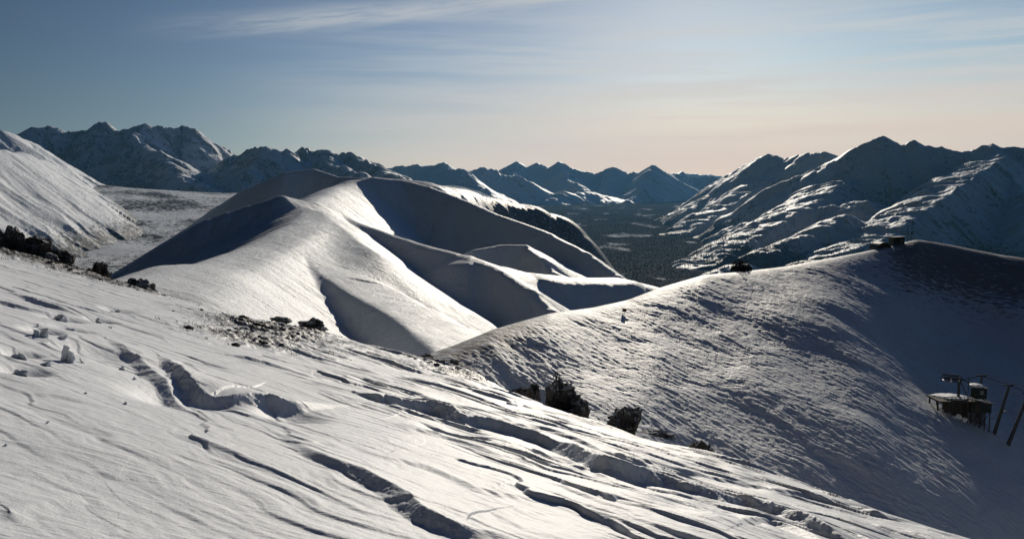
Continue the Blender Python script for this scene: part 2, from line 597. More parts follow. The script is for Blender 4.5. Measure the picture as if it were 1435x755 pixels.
RIGHT = [
    Ridge([(940, 300, 10000), (1005, 256, 9600), (1040, 233, 9300), (1075, 215, 9000), (1100, 222, 8800), (1130, 215, 8500), (1155, 213, 8300), (1175, 228, 8000), (1250, 250, 7600)], 0.85, 0.5, 20, 3000),
    Ridge([(1080, 262, 6900), (1165, 228, 6700), (1200, 205, 6600), (1237, 190, 6550), (1262, 205, 6500), (1280, 198, 6450), (1302, 205, 6400), (1330, 207, 6350), (1360, 210, 6300), (1390, 205, 6250), (1435, 207, 6200), (1520, 205, 6100), (1640, 230, 5900)], 0.95, 0.5, 12, 4000),
    # spurs
    Ridge([(1140, 378, 3950), (1200, 352, 4200), (1240, 334, 4400), (1290, 301, 4700), (1330, 274, 5000), (1372, 243, 5400), (1410, 222, 5800)], 0.95, (0.20, 260, 0.8), 6),
    Ridge([(1000, 372, 4700), (1050, 340, 5050), (1085, 318, 5300), (1130, 293, 5600), (1165, 270, 5900), (1190, 252, 6200)], 0.9, (0.20, 330, 0.7), 6),
    Ridge([(1110, 300, 5550), (1150, 289, 5600), (1195, 289, 5500), (1230, 282, 5600)], 0.8, (0.06, 140, 0.6), 6),
    Ridge([(935, 345, 7200), (975, 320, 7500), (1020, 292, 7900), (1080, 252, 8400), (1105, 238, 8600)], 0.9, (0.20, 320, 0.7), 6),
    Ridge([(1040, 372, 4300), (1080, 357, 4450), (1120, 335, 4600), (1160, 318, 4750), (1190, 300, 4900)], 0.8, (0.20, 120, 0.7), 6),
    Ridge([(1480, 330, 4300), (1450, 290, 4900), (1420, 250, 5500), (1392, 206, 6200)], 0.8, 0.8, 12),
]
FAR = [
    Ridge([(500, 250, 14000), (535, 234, 14500), (560, 231, 14500), (590, 233, 14500), (622, 228, 14500), (640, 237, 14500), (665, 235, 14800), (690, 234, 15000), (706, 242, 15000), (740, 255, 15000)], 0.8, 0.5, 20),
    Ridge([(622, 228, 14500), (650, 244, 13700), (672, 258, 13200), (690, 272, 12800)], 0.5, 0.6, 30),
    Ridge([(660, 262, 17000), (690, 245, 17500), (712, 234, 18000), (724, 229, 18000), (737, 236, 18200), (752, 226, 18000), (762, 229, 18000), (773, 240, 18000), (783, 228, 17800), (800, 236, 17600), (835, 241, 17600), (860, 234, 17500), (880, 245, 17500), (915, 234, 17000), (938, 245, 17000), (960, 243, 18000), (1000, 250, 18000)], 0.9, 0.5, 20),
    Ridge([(783, 228, 17800), (795, 250, 16800), (820, 266, 16000), (848, 285, 15000)], 0.6, 0.6, 30),
    Ridge([(740, 288, 14300), (775, 278, 14600), (800, 268, 15300), (850, 272, 15500)], 0.4, 0.4, 60),
    Ridge([(724, 229, 18000), (715, 255, 16800), (700, 285, 15500)], 0.6, 0.6, 30),
    Ridge([(915, 234, 17000), (900, 260, 16000), (880, 285, 15000)], 0.6, 0.6, 30),
    Ridge([(860, 234, 17500), (850, 262, 16500)], 0.6, 0.6, 30),
    Ridge([(900, 255, 26000), (945, 242, 27000), (970, 243, 27000), (1000, 245, 27000), (1020, 249, 27000), (1100, 255, 27000)], 0.6, 0.4, 60),
]


def h_central(x, y):
    return range_height(CENTRAL, x, y, 14.0, 11, 90.0, 5.0, 120.0, 160.0, 2.0)


def h_right(x, y):
    return range_height(RIGHT, x, y, 40.0, 31, 240.0, 50.0, 280.0, 180.0, 13.0, jag=19.0)


def h_left(x, y):
    return range_height(LEFT_SLOPE, x, y, 30.0, 51, 190.0, 20.0, 350.0, 220.0, 7.0, jag=5)


def build_terrain():
    # valley sheet: all round, out to the horizon
    n = 420
    X, Y = polar(-900, 2300, n, 420, 32500, 620)
    Z = floor_height(X, Y)
    scr = np.clip(0.60 + 0.32 * fbm(X / 420, Y / 600, 77, 5, 0.6), 0.1, 0.9)
    scr = np.maximum(scr, sstep(X, 100, 500) * (1 - 0.7 * sstep(fbm(X / 330, Y / 600, 801, 4), 0.42, 0.75)))
    tag(grid_mesh('valley', X, Y, Z, M_VALLEY, {'scrub': scr}), 'snowy valley floors on both sides of the central ridge', 'valley', kind='structure')

    X, Y = polar(-60, 1060, 1000, 330, 4200, 900)
    Z = h_central(X, Y)
    scr = np.zeros_like(X)
    scr += 0.9 * sstep(Y, 2350, 2700) * sstep(X / Y, -0.1, -0.02)
    tag(grid_mesh('ridge', X, Y, Z, M_RIDGE, {'scrub': scr}, Z > floor_height(X, Y) - 40), 'rounded snow ridges with shaded faces in the middle distance', 'ridge', kind='structure')

    X, Y = polar(-400, 330, 560, 2200, 7300, 520)
    Z = h_left(X, Y)
    fl = floor_height(X, Y)
    scr = (1 - sstep(Z - fl, 10, 120)) * 0.8
    tag(grid_mesh('mountain', X, Y, Z, M_LEFT, {'scrub': scr}, Z > fl - 60), 'sunlit open snow slope at the left edge of the valley', 'mountain', kind='structure')

    X, Y = polar(-250, 200, 300, 4700, 7500, 260)
    Z = range_height(LEFT_BACK, X, Y, 30.0, 61, 260.0, 45.0, 300.0, 300.0, 12.0, jag=10)
    tag(grid_mesh('mountain', X, Y, Z, M_MOUNT, {'scrub': X * 0}, Z > floor_height(X, Y) - 60), 'dark shaded shoulder rising behind the sunlit open slope', 'mountain', kind='structure')

    X, Y = polar(-160, 680, 760, 5600, 11500, 520)
    Z = range_height(MASSIF, X, Y, 45.0, 71, 300.0, 70.0, 350.0, 350.0, 22.0, jag=42)
    tag(grid_mesh('mountain', X, Y, Z, M_MASSIF, {'scrub': X * 0}, Z > floor_height(X, Y) - 60), 'rugged shaded massif with the highest summits on the left skyline', 'mountain', kind='structure')

    X, Y = polar(850, 1700, 800, 3700, 13000, 700)
    Z = h_right(X, Y)
    fl = floor_height(X, Y)
    scr = (1 - sstep(Z - fl, 60, 260)) * sstep(fbm(X / 400, Y / 400, 5, 4), -0.5, 0.3)
    tag(grid_mesh('mountain', X, Y, Z, M_MOUNT, {'scrub': scr}, Z > fl - 60), 'big snowy mountain with a pointed summit on the right skyline', 'mountain', kind='structure')

    X, Y = polar(440, 1150, 760, 10500, 31000, 560)
    Z = range_height(FAR, X, Y, 60.0, 81, 800.0, 80.0, 800.0, 1000.0, 40.0, jag=75)
    tag(grid_mesh('mountain', X, Y, Z, M_FAR, {'scrub': X * 0}, Z > floor_height(X, Y) - 60), 'low blue line of distant peaks at the head of the valley', 'mountain', kind='structure')


# ------------------------------------------------------------------ the near hill on the right
HC = np.array([  # u, v of the crest, distance
    (520, 530, 150), (590, 502, 165), (640, 484, 172), (690, 463, 180), (770, 440, 195), (830, 432, 208), (880, 421, 218), (920, 405, 228), (985, 386, 243),
    (1040, 381, 254), (1100, 374, 264), (1170, 361, 276), (1230, 349, 288), (1262, 341, 294), (1285, 336, 298), (1330, 343, 300), (1400, 357, 298),
    (1435, 362, 296), (1550, 392, 290), (1700, 430, 280)], float)
_a, _b = ray(HC[:, 0], HC[:, 1])
HC_U, HC_Y, HC_T = _a, HC[:, 2], _b


def smooth_table(u, vals, width=0.012):
    """crest curves without kinks at the traced points"""
    uu = np.linspace(u[0], u[-1], 4000)
    k = max(3, int(width / (uu[1] - uu[0])))
    ker = np.hanning(2 * k + 1)
    ker /= ker.sum()
    out = []
    for v in vals:
        f = np.interp(uu, u, v)
        f = np.concatenate([np.full(k, f[0]), f, np.full(k, f[-1])])
        out.append(np.convolve(f, ker, 'valid'))
    return uu, out


HC_T = smooth_table(HC_U, [HC_T], 0.009)[1][0]
_u = HC_U
HC_U, (HC_Y,) = smooth_table(_u, [HC_Y], 0.05)
HB_Z, HB_Y = smooth_table(_u, [np.interp(_u, HC_U, HC_T * HC_Y), np.interp(_u, HC_U, HC_Y)], 0.30)[1]


def h_hill(x, y, detail=True):
    U = x / y
    yc = np.interp(U, HC_U, HC_Y)
    tv = np.interp(U, HC_U, HC_T)
    zc = tv * yc
    rel = sstep(yc - y, 6, 75)                       # the crest's own bumps die out down the face
    zc = zc + (np.interp(U, HC_U, HB_Z) - zc) * rel
    d = yc - y                                       # > 0 on our side of the crest
    right = sstep(x - 0.20 * (y - 170), 72, 128)
    dn = np.maximum(d, 0)
    dn = np.sqrt(dn * dn + 64.0) - 8.0
    base = 0.205 * dn
    steep = 0.235 * dn + 7.5 * (1 - np.exp(-dn / 20))
    f = base * (1 - right) + steep * right
    left = sstep(U, 0.0, 0.10)
    f = f * left + 0.30 * dn * (1 - left)
    far = np.maximum(-d, 0)
    k = 5.0
    z = zc - f - 0.42 * (np.sqrt(far * far + k * k) - k)
    g = sstep(dn, 2, 40)
    z = z + g * (1.5 * fbm(x / 45 + 3, y / 60, 501, 3) )
    if detail:
        c, s = math.cos(R(-43)), math.sin(R(-43))
        al, pe = x * c + y * s, -x * s + y * c
        wv = fbm(x / 18, y / 18, 511, 3)
        near = 0.2 + 0.8 * sstep(d, 0, 12)
        z = z + near * (0.26 * fbm(al / 30, pe / 11 + wv * 0.5, 521, 3, 0.5)
                        + 0.075 * ridged(al / 6.5, pe / 1.4 + wv * 1.6, 541, 4, 0.66) * (0.35 + 0.65 * sstep(wv, -0.6, 0.4))
                        + 0.045 * perlin(al / 3.5, pe / 0.8 + wv, 551) + 0.07 * fbm(al / 2.2, pe / 1.3, 531, 3, 0.65))
    return z


def build_hill():
    X, Y = polar(500, 1640, 1080, 80, 420, 1000)
    Z = h_hill(X, Y)
    U = X / Y
    yc = np.interp(U, HC_U, HC_Y)
    d = yc - Y
    dirt = sstep(U, 0.42, 0.52) * (1 - sstep(d, 14, 60)) * sstep(d, -4, 5) * 0.85
    dirt = dirt + 0.45 * sstep(U, 0.10, 0.2) * (1 - sstep(U, 0.36, 0.45)) * (1 - sstep(d, 4, 18))
    dirt = dirt + 0.55 * (1 - sstep(U, 0.0, 0.14)) * (1 - sstep(d, 4, 30))
    dirt = dirt + 0.12
    tag(grid_mesh('hill', X, Y, Z, M_HILL, {'dirt': dirt}), 'wind scoured hill with the ski lift on its right flank', 'hill', kind='structure')


# ------------------------------------------------------------------ foreground slope
FH, FA, FB = 1.7, -0.25, -0.20
FS = np.array([(-500, 215), (-200, 293), (0, 352), (100, 374), (200, 406), (260, 420), (330, 439), (430, 457), (480, 470), (560, 492), (610, 502),
               (660, 520), (720, 547), (800, 574), (900, 606), (1000, 633), (1100, 664), (1200, 698), (1300, 729), (1400, 758), (1600, 815), (2000, 930)], float)
_a, _b = ray(FS[:, 0], FS[:, 1])
FS_U = _a
FS_Y = FH / (-_b + FA * _a + FB)


def f_plane(x, y):
    return -FH + FA * x + FB * y


def f_pt(u, v):
    """point of the smooth foreground slope seen at pixel (u, v)"""
    a, b = ray(u, v)
    y = FH / (-b + FA * a + FB)
    return np.array([float(a * y), float(y)])


# wind-cut ledges: lip traced from the photo, face height in metres at each point
LEDGES = [
    [(150, 478, .02), (168, 490, .08), (190, 506, .13), (212, 522, .14), (235, 540, .12), (255, 553, .08), (275, 568, .02)],
    [(224, 502, .02), (236, 514, .16), (252, 530, .22), (276, 545, .20), (310, 553, .14), (345, 557, .14), (372, 561, .17), (395, 566, .17), (420, 569, .12), (450, 569, .07), (480, 568, .01)],
    [(500, 550, .03), (530, 560, .16), (570, 569, .22), (610, 577, .30), (640, 589, .24), (700, 602, .20), (760, 619, .22), (800, 637, .26), (830, 655, .30), (870, 668, .30), (930, 680, .28), (1000, 700, .24), (1060, 714, .22), (1110, 731, .24), (1150, 748, .15), (1190, 765, .02)],
    [(560, 543, .02), (600, 555, .08), (650, 572, .10), (700, 587, .07), (760, 603, .05), (800, 616, .02)],
    [(690, 580, .02), (760, 606, .05), (810, 622, .09), (860, 642, .10), (905, 656, .08), (960, 662, .04), (1000, 672, .01)],
    [(890, 643, .02), (950, 655, .10), (1010, 668, .06), (1080, 684, .05), (1120, 692, .10), (1180, 706, .13), (1230, 722, .14), (1270, 730, .06), (1320, 744, .02)],
    [(980, 631, .01), (1050, 656, .05), (1130, 676, .05), (1210, 706, .04), (1300, 733, .01)],
    [(420, 632, .02), (455, 648, .05), (500, 667, .09), (545, 692, .12), (580, 718, .13), (620, 738, .12), (660, 750, .08), (700, 756, .04), (740, 770, .01)],
    [(380, 600, .01), (410, 620, .05), (440, 640, .06), (480, 660, .02)],
    [(325, 496, .02), (350, 502, .09), (395, 514, .08), (440, 527, .03), (470, 531, .02)],
    [(25, 414, .03), (45, 420, .13), (75, 428, .11), (98, 436, .03)],
    [(-20, 418, .03), (20, 430, .10), (60, 438, .05), (75, 441, .02)],
    [(150, 446, .01), (185, 458, .05), (220, 468, .03), (232, 476, .01)],
    [(550, 488, .02), (570, 494, .14), (600, 500, .12), (625, 510, .03)],
    [(590, 518, .02), (610, 524, .12), (630, 529, .06), (650, 535, .02)],
    [(740, 630, .01), (800, 648, .06), (850, 670, .05), (880, 678, .01)],
    [(560, 600, .01), (600, 608, .05), (650, 622, .06), (700, 640, .04), (760, 650, .01)],
    [(480, 620, .01), (530, 640, .03), (600, 655, .05), (680, 690, .04), (760, 705, .02)],
    [(0, 700, .02), (20, 702, .035), (60, 692, .03), (105, 686, .02), (125, 686, .002)],
    [(-10, 665, .005), (60, 655, .02), (130, 650, .02), (170, 655, .005)],
    [(0, 545, .005), (60, 550, .02), (100, 557, .02), (125, 563, .003)],
    [(230, 600, .005), (290, 622, .03), (340, 640, .03), (390, 658, .02), (430, 672, .005)],
    [(1040, 742, .02), (1070, 728, .10), (1100, 735, .14), (1130, 752, .10), (1150, 765, .02)],
]
# pits and scoops: centre pixel, half sizes in metres, depth, turn
SCOOPS = [((262, 548), .55, .35, .22), ((60, 468), .20, .16, .14), ((132, 492), .35, .22, .10), ((28, 495), .18, .13, .12), ((30, 517), .2, .14, .13),
          ((85, 445), .28, .2, .14), ((100, 462), .28, .16, .10), ((135, 446), .2, .16, .1), ((164, 435), .3, .2, .12), ((640, 604), .5, .3, .12), ((400, 575), .4, .25, .14)]
DIRT = [((80, 370), 7.0, 3.0, 1.0), ((20, 360), 6.0, 3.0, 1.0), ((165, 398), 3.5, 2.0, .9), ((385, 466), 2.2, 3.0, 1.0), ((350, 474), 1.6, 2.4, .8), ((645, 524), 1.6, 2.0, .7), ((612, 511), 1.2, 1.5, .5), ((425, 462), 1.4, 2.0, .8)]


def seg_dist(x, y, pts, vals):
    """distance to a polyline, its side (positive on our side), a value interpolated along it, and the length along it"""
    bd = np.full(x.shape, 1e9)
    bs = np.zeros(x.shape)
    bv = np.zeros(x.shape)
    bt = np.zeros(x.shape)
    acc = 0
    E = [(b - a) / (np.hypot(*(b - a)) + 1e-9) for a, b in zip(pts[:-1], pts[1:])]
    N = [np.array([-e[1], e[0]]) for e in E]
    VN = [N[0]] + [N[i] + N[i + 1] for i in range(len(N) - 1)] + [N[-1]]
    for i in range(len(pts) - 1):
        a, b = pts[i], pts[i + 1]
        e = E[i]
        L = math.hypot(*(b - a))
        rx, ry = x - a[0], y - a[1]
        tt = rx * e[0] + ry * e[1]
        t = np.clip(tt, 0, L)
        qx, qy = rx - t * e[0], ry - t * e[1]
        d = np.sqrt(qx * qx + qy * qy)
        nx = np.where(tt < 0, VN[i][0], np.where(tt > L, VN[i + 1][0], N[i][0]))
        ny = np.where(tt < 0, VN[i][1], np.where(tt > L, VN[i + 1][1], N[i][1]))
        s = nx * qx + ny * qy
        k = d < bd
        bd = np.where(k, d, bd)
        bs = np.where(k, s, bs)
        bv = np.where(k, vals[i] + (vals[i + 1] - vals[i]) * t / L, bv)
        bt = np.where(k, acc + t, bt)
        acc += L
    return bd, np.where(bs < 0, 1.0, -1.0), bv, bt



def spline(L, k=5):
    """smooth curve through the traced points"""
    A = np.array(L, float)
    A = np.vstack([2 * A[0] - A[1], A, 2 * A[-1] - A[-2]])
    out = []
    for i in range(1, len(A) - 2):
        for j in range(k):
            t = j / k
            out.append(0.5 * (2 * A[i] + (A[i + 1] - A[i - 1]) * t + (2 * A[i - 1] - 5 * A[i] + 4 * A[i + 1] - A[i + 2]) * t * t + (3 * A[i] - A[i - 1] - 3 * A[i + 1] + A[i + 2]) * t ** 3))
    out.append(A[-2])
    return out


LEDGE_XY = []
for _L in LEDGES:
    _S = spline(_L)
    LEDGE_XY.append(([f_pt(q[0], q[1]) for q in _S], [max(float(q[2]), 0.0) for q in _S]))


def h_fore(x, y, detail=True):
    U = x / np.maximum(y, 0.5)
    yc = np.interp(U, FS_U, FS_Y)
    z = f_plane(x, y)
    over = y - (yc - 1.5)
    over = np.maximum(over, 0)
    z = z - 0.55 * (np.sqrt(over * over + 9.0) - 3.0)
    if not detail:
        return z
    c, s = math.cos(WIND), math.sin(WIND)
    al, pe = x * c + y * s, -x * s + y * c
    w1 = fbm(x * 0.35, y * 0.35, 601, 3)
    w2 = fbm(x * 0.9, y * 0.9, 602, 3)
    z = z + 0.10 * fbm(x / 7.0, y / 7.0, 603, 3) + 0.035 * w1
    # ledges
    for i, (pts, hs) in enumerate(LEDGE_XY):
        P0 = np.array(pts)
        pad = 3.0
        m = (x > P0[:, 0].min() - pad) & (x < P0[:, 0].max() + pad) & (y > P0[:, 1].min() - pad) & (y < P0[:, 1].max() + pad)
        if not m.any():
            continue
        xs, ys = x[m], y[m]
        wob = 0.06 * perlin(xs * 1.7, ys * 1.7, 700 + i) + 0.028 * perlin(xs * 5, ys * 5, 720 + i) + 0.014 * ridged(xs * 11, ys * 11, 730 + i, 2)
        d, sg, h, t = seg_dist(xs, ys, pts, hs)
        sd_ = d * sg + wob * np.minimum(h * 5, 1)
        h = h * (1 + 0.22 * perlin(xs * 1.1, ys * 1.1, 740 + i))
        face = np.clip(0.5 + sd_ / (0.12 + 0.60 * h), 0, 1) ** 0.8
        face = 0.5 * face + 0.5 * face * face * (3 - 2 * face)
        up = 0.66 * h * np.exp(-np.maximum(-sd_, 0) / (0.30 + 1.5 * h))
        dn = -0.38 * h * np.exp(-np.maximum(sd_, 0) / (0.45 + 3.2 * h))
        lat = np.exp(-(np.maximum(d - np.abs(sd_) - 0.3, 0)) / 0.2)
        z[m] += (up * (1 - face) + dn * face) * lat * (1 - sstep(d, 1.4, 2.9))
    for (u, v), rx, ry, dep in SCOOPS:
        p = f_pt(u, v)
        q = ((x - p[0]) / rx) ** 2 + ((y - p[1]) / (ry * 2.2)) ** 2
        z = z - dep * np.exp(-q ** 1.5)
    # sastrugi: thin overlapping blades along the wind
    calm = sstep(pe - 0.15 * al, 8.0, 12.0)
    mask = 0.20 + 0.80 * sstep(x + 0.55 * y, 2.5, 7.0)
    mask = mask * (0.35 + 0.65 * sstep(w1, -0.45, 0.35))
    q = pe * 1.5 + 0.9 * w1 + 0.25 * w2
    saw = perlin(al * 0.22, q, 610)
    saw2 = perlin(al * 0.45 + 9, q * 2.3, 611)
    blades = np.where(saw > 0, saw ** 0.6, saw * 0.4)
    z = z + mask * (0.075 * blades + 0.03 * np.abs(saw2) + 0.012 * perlin(al * 1.2, q * 6.0, 612))
    for fq, amp, sd0 in ((0.9, 0.085, 630), (2.1, 0.05, 640), (4.6, 0.022, 650)):
        qq = pe * fq + 0.8 * w1 + 0.3 * w2 + 0.25 * perlin(al * 0.5, pe * fq * 0.7, sd0)
        fr = qq - np.floor(qq)
        wdt = 0.05 * fq
        prof = np.where(fr < wdt, fr / wdt, 1 - (fr - wdt) / (1 - wdt))
        z = z + amp * (0.15 + 0.85 * mask) * sstep(perlin(al * 0.33 + sd0, pe * fq * 0.5, sd0 + 1), -0.12, 0.4) * (prof - 0.5)
    z = z + 0.004 * perlin(al * 1.6, pe * 9 + w2 * 2, 613) + 0.006 * w2
    # lumps among the stones
    dm = dirt_mask(x, y)
    z = z + dm * 0.09 * ridged(x * 1.4, y * 0.9, 620, 4, 0.6)
    return z


def dirt_mask(x, y):
    s = np.zeros_like(x)
    for (u, v), rx, ry, a in DIRT:
        p = f_pt(u, v)
        s = np.maximum(s, a * np.exp(-(((x - p[0]) / rx) ** 2 + ((y - p[1]) / ry) ** 2) * 1.2))
    return s


def build_foreground():
    U = (np.concatenate([np.linspace(-1500, -60, 40, endpoint=False), np.linspace(-60, 1500, 1250), np.linspace(1500, 3000, 40)[1:]]) - 717.5) / FPX
    t = np.linspace(0, 1, 1250)
    near = np.exp(np.linspace(math.log(2.2), math.log(48.0), 1250))
    farv = np.exp(np.linspace(math.log(48.0), math.log(420.0), 90))[1:]
    Yv = np.concatenate([near, farv])
    Ug, Yg = np.meshgrid(U, Yv)
    X, Y = Ug * Yg, Yg
    Z = h_fore(X, Y)
    dm = dirt_mask(X, Y)
    tag(grid_mesh('ground', X, Y, Z, M_FG, {'dirt': dm}), 'near snow slope with wind cut ledges falling away to the right', 'snow slope', kind='structure')


def hit(u, v, hfun, y0, y1, n=4000):
    a, b = ray(u, v)
    ys = np.exp(np.linspace(math.log(y0), math.log(y1), n))
    z = hfun(a * ys, ys)
    k = np.nonzero(z >= b * ys)[0]
    i = k[0] if len(k) else n - 1
    return Vector((float(a * ys[i]), float(ys[i]), float(z[i])))


def on_fore(u, v):
    p = f_pt(u, v)
    z = h_fore(np.array([[p[0]]]), np.array([[p[1]]]))[0, 0]
    return Vector((p[0], p[1], float(z)))


def at_y(u, v, y):
    return Vector(P(u, v, y))


build_foreground()
build_hill()
build_terrain()


# ------------------------------------------------------------------ rocks
def rock_mesh(name, size, seed, cuts=14, sub=4, rough=0.10, taper=0.0, lean=0.0):
    rnd = random.Random(seed)
    bm = bmesh.new()
    bmesh.ops.create_icosphere(bm, subdivisions=sub, radius=1.0)
    planes = []
    for _ in range(cuts):
        n = Vector((rnd.gauss(0, 1), rnd.gauss(0, 1), rnd.gauss(0, 0.8))).normalized()
        planes.append((n, rnd.uniform(0.48, 0.88)))
    off = Vector((rnd.uniform(0, 50), rnd.uniform(0, 50), rnd.uniform(0, 50)))
    for v in bm.verts:
        c = v.co.copy()
        for n, d in planes:
            e = c.dot(n) - d
            if e > 0:
                c -= n * e * 0.92
        k = mnoise.fractal(c * 2.2 + off, 0.7, 2.0, 5) - 0.5 * abs(mnoise.noise(c * 3.1 - off))
        st = math.floor((c.z + 0.3 * mnoise.noise(c * 1.5 + off)) * 5) / 5 - c.z
        c += v.co.normalized() * (rough * 1.6 * k + 0.05 * st)
        tp = 1.0 - taper * max(c.z, -0.3)
        c.x *= tp
        c.y *= tp
        c.x += lean * max(c.z, 0)
        v.co = Vector((c.x * size[0], c.y * size[1], c.z * size[2]))
    me = bpy.data.meshes.new(name)
    bm.to_mesh(me)
    bm.free()
    for p in me.polygons:
        p.use_smooth = False
    return me


def crag_mesh(name, size, seed, blocks, apex=0.0, lean=0.25):
    """a broken outcrop: angular slabs sharing one tilt, highest at the apex"""
    rnd = random.Random(seed)
    bm = bmesh.new()
    tilt = Matrix.Rotation(lean, 4, 'Y') @ Matrix.Rotation(rnd.uniform(-.25, .25), 4, 'X')
    for b in range(blocks):
        if b == 0:
            px, top, wd = apex, 1.0, 0.5
        else:
            px = rnd.uniform(-0.62, 0.62)
            top = max(0.25, 1.0 - abs(px - apex) * rnd.uniform(0.65, 1.05))
            wd = rnd.uniform(0.36, 0.6)
        py = rnd.uniform(-0.5, 0.5) if b else 0
        tb = tilt @ Matrix.Rotation(rnd.uniform(-.35, .35), 4, 'Y') @ Matrix.Rotation(rnd.uniform(-.8, .8), 4, 'Z')
        pts = []
        for _ in range(15):
            z = rnd.choice((-0.6, -0.2, top * 0.35, top * 0.65, top * 0.85, top))
            sh = 1.0 - 0.68 * max(0, z) / top
            p = Vector((rnd.uniform(-1, 1) * wd * sh, rnd.uniform(-1, 1) * 0.6 * sh, z))
            p = tb @ p
            pts.append(bm.verts.new((px + p.x, py + p.y, p.z)))
        r = bmesh.ops.convex_hull(bm, input=pts)
        bmesh.ops.delete(bm, geom=list({e for e in r['geom_interior'] + r['geom_unused'] if isinstance(e, bmesh.types.BMVert)}), context='VERTS')
    bmesh.ops.triangulate(bm, faces=bm.faces[:])
    bmesh.ops.subdivide_edges(bm, edges=bm.edges[:], cuts=3, use_grid_fill=True)
    off = Vector((rnd.uniform(0, 50), rnd.uniform(0, 50), rnd.uniform(0, 50)))
    for v in bm.verts:
        c = v.co * 2.6 + off
        v.co += 0.13 * mnoise.noise_vector(c) + 0.07 * mnoise.noise_vector(c * 2.7) + 0.035 * mnoise.noise_vector(c * 6.3)
        v.co = Vector((v.co.x * size[0], v.co.y * size[1], v.co.z * size[2]))
    me = bpy.data.meshes.new(name)
    bm.to_mesh(me)
    bm.free()
    return me


# u, v of the centre, width, height in pixels, label
ROCKS = [
    (8, 331, 56, 34, 'dark boulder cut by the photo left edge atop the snow crest'),
    (52, 347, 100, 40, 'largest dark rock block of the outcrop at the upper left'),
    (18, 354, 84, 24, 'low dark rock ledge below the edge boulder at far left'),
    (86, 355, 44, 24, 'blocky dark rock at the right end of the big upper left outcrop'),
    (142, 375, 32, 20, 'small pointed dark rock standing alone on the left crest'),
    (118, 381, 56, 16, 'flat dark rock band just left of the small pointed rock'),
    (184, 396, 50, 22, 'sloping dark rock at the lower end of the left crest'),
    (437, 452, 48, 17, 'dark slab of rock at the edge of the stony patch'),
    (398, 446, 34, 8, 'thin dark rock strip leading left from the stony patch slab'),
    (565, 496, 28, 10, 'low dark rock showing under a snow ledge on the crest'),
    (594, 497, 22, 12, 'small round dark rock where the two slopes meet'),
    (632, 507, 30, 15, 'dark rock half hidden on the far side of the crest'),
    (730, 545, 24, 12, 'low dark rock beside the large crag'),
    (749, 545, 22, 20, 'narrow snow flecked rock leaning on the large crag'),
    (790, 554, 66, 46, 'large snow flecked crag jutting up from the snow crest'),
    (812, 570, 36, 26, 'lower right block at the foot of the large crag'),
    (880, 583, 60, 42, 'pyramid shaped snow flecked crag right of the large crag'),
    (925, 605, 46, 9, 'string of low stones right of the pyramid crag'),
    (985, 623, 34, 16, 'rounded dark rock lowest on the right snow crest'),
]


def build_rocks():
    for i, (u, v, w, h, lab) in enumerate(ROCKS):
        a, b = ray(u, v)
        yc = float(np.interp(a, FS_U, FS_Y)) + (0.4 if v < 420 or u > 700 else -0.5)
        s = yc / FPX
        c = at_y(u, v + h * 0.12, yc)
        tall = h / w > 0.55
        me = crag_mesh('rock', (w * s * 0.56, max(w * 0.4, 10) * s, h * s * (0.82 if tall else 0.75)), 140 + i, 9 if w > 40 else 6, {14: -0.3, 16: 0.0}.get(i, random.Random(i).uniform(-.3, .3)), 0.12 if tall else 0.35)
        o = link('rock', me, M_ROCK)
        o.location = c + Vector((0, 0, -h * s * 0.22))
        o.rotation_euler = (0, math.atan(0.25) if h < 20 or u < 220 else 0.10, random.Random(i).uniform(-0.4, 0.4))
        tag(o, lab, 'rock', 'rocks along the snow crest')


CLODS = [
    (92, 490, 30, 30, 'biggest upright snow block among the left footprints'),
    (59, 467, 30, 18, 'wide broken snow block above the biggest upright block'),
    (28, 495, 26, 14, 'low snow block near the left edge above another low block'),
    (29, 518, 32, 14, 'wedge of broken snow lowest of the blocks at the left edge'),
    (66, 507, 22, 9, 'flat snow clod lying just below the biggest upright block'),
    (86, 444, 36, 12, 'long snow block highest on the left slope'),
    (100, 461, 24, 8, 'thin snow clod between the long block and the biggest block'),
    (137, 445, 20, 10, 'snow clod right of the long block'),
    (89, 474, 15, 10, 'small snow lump leaning over the biggest upright block'),
    (113, 502, 12, 9, 'round snow lump touching the biggest block on its right'),
    (66, 585, 7, 6, 'tiny snow clod casting a shadow on the smooth left slope'),
    (6, 611, 11, 5, 'tiny flat snow clod at the left edge of the smooth slope'),
    (176, 559, 10, 5, 'small snow clod alone above the smooth slope'),
    (119, 546, 6, 4, 'pebble sized snow clod below the footprints'),
    (188, 521, 8, 6, 'snow crumb beside the deep wind scoop'),
    (170, 505, 14, 8, 'snow clod at the upper end of the wind cut ledge'),
    (160, 430, 28, 9, 'broken snow crust piece below the left rocks'),
    (36, 525, 9, 5, 'snow crumb at the foot of the lowest left block'),
    (53, 460, 8, 6, 'snow crumb on top of the wide broken block'),
    (155, 455, 7, 5, 'snow crumb halfway between the left rocks and the ledge'),
    (223, 540, 8, 6, 'snow crumb on the near lip of the deep wind scoop'),
]


def build_clods():
    for i, (u, v, w, h, lab) in enumerate(CLODS):
        p = on_fore(u, v + h * 0.5)
        s = p.y / FPX
        me = crag_mesh('snow_clod', (w * s * 0.60, w * s * 0.40, h * s * 0.66), 300 + i, 3 if w > 18 else 2, 0.0, 0.1)
        o = link('snow_clod', me, M_CLOD)
        o.location = p + Vector((0, 0, h * s * 0.06))
        o.rotation_euler = (0.1, 0.2, random.Random(i + 9).uniform(-0.6, 0.6))
        tag(o, lab, 'snow clod', 'broken snow clods on the left slope')


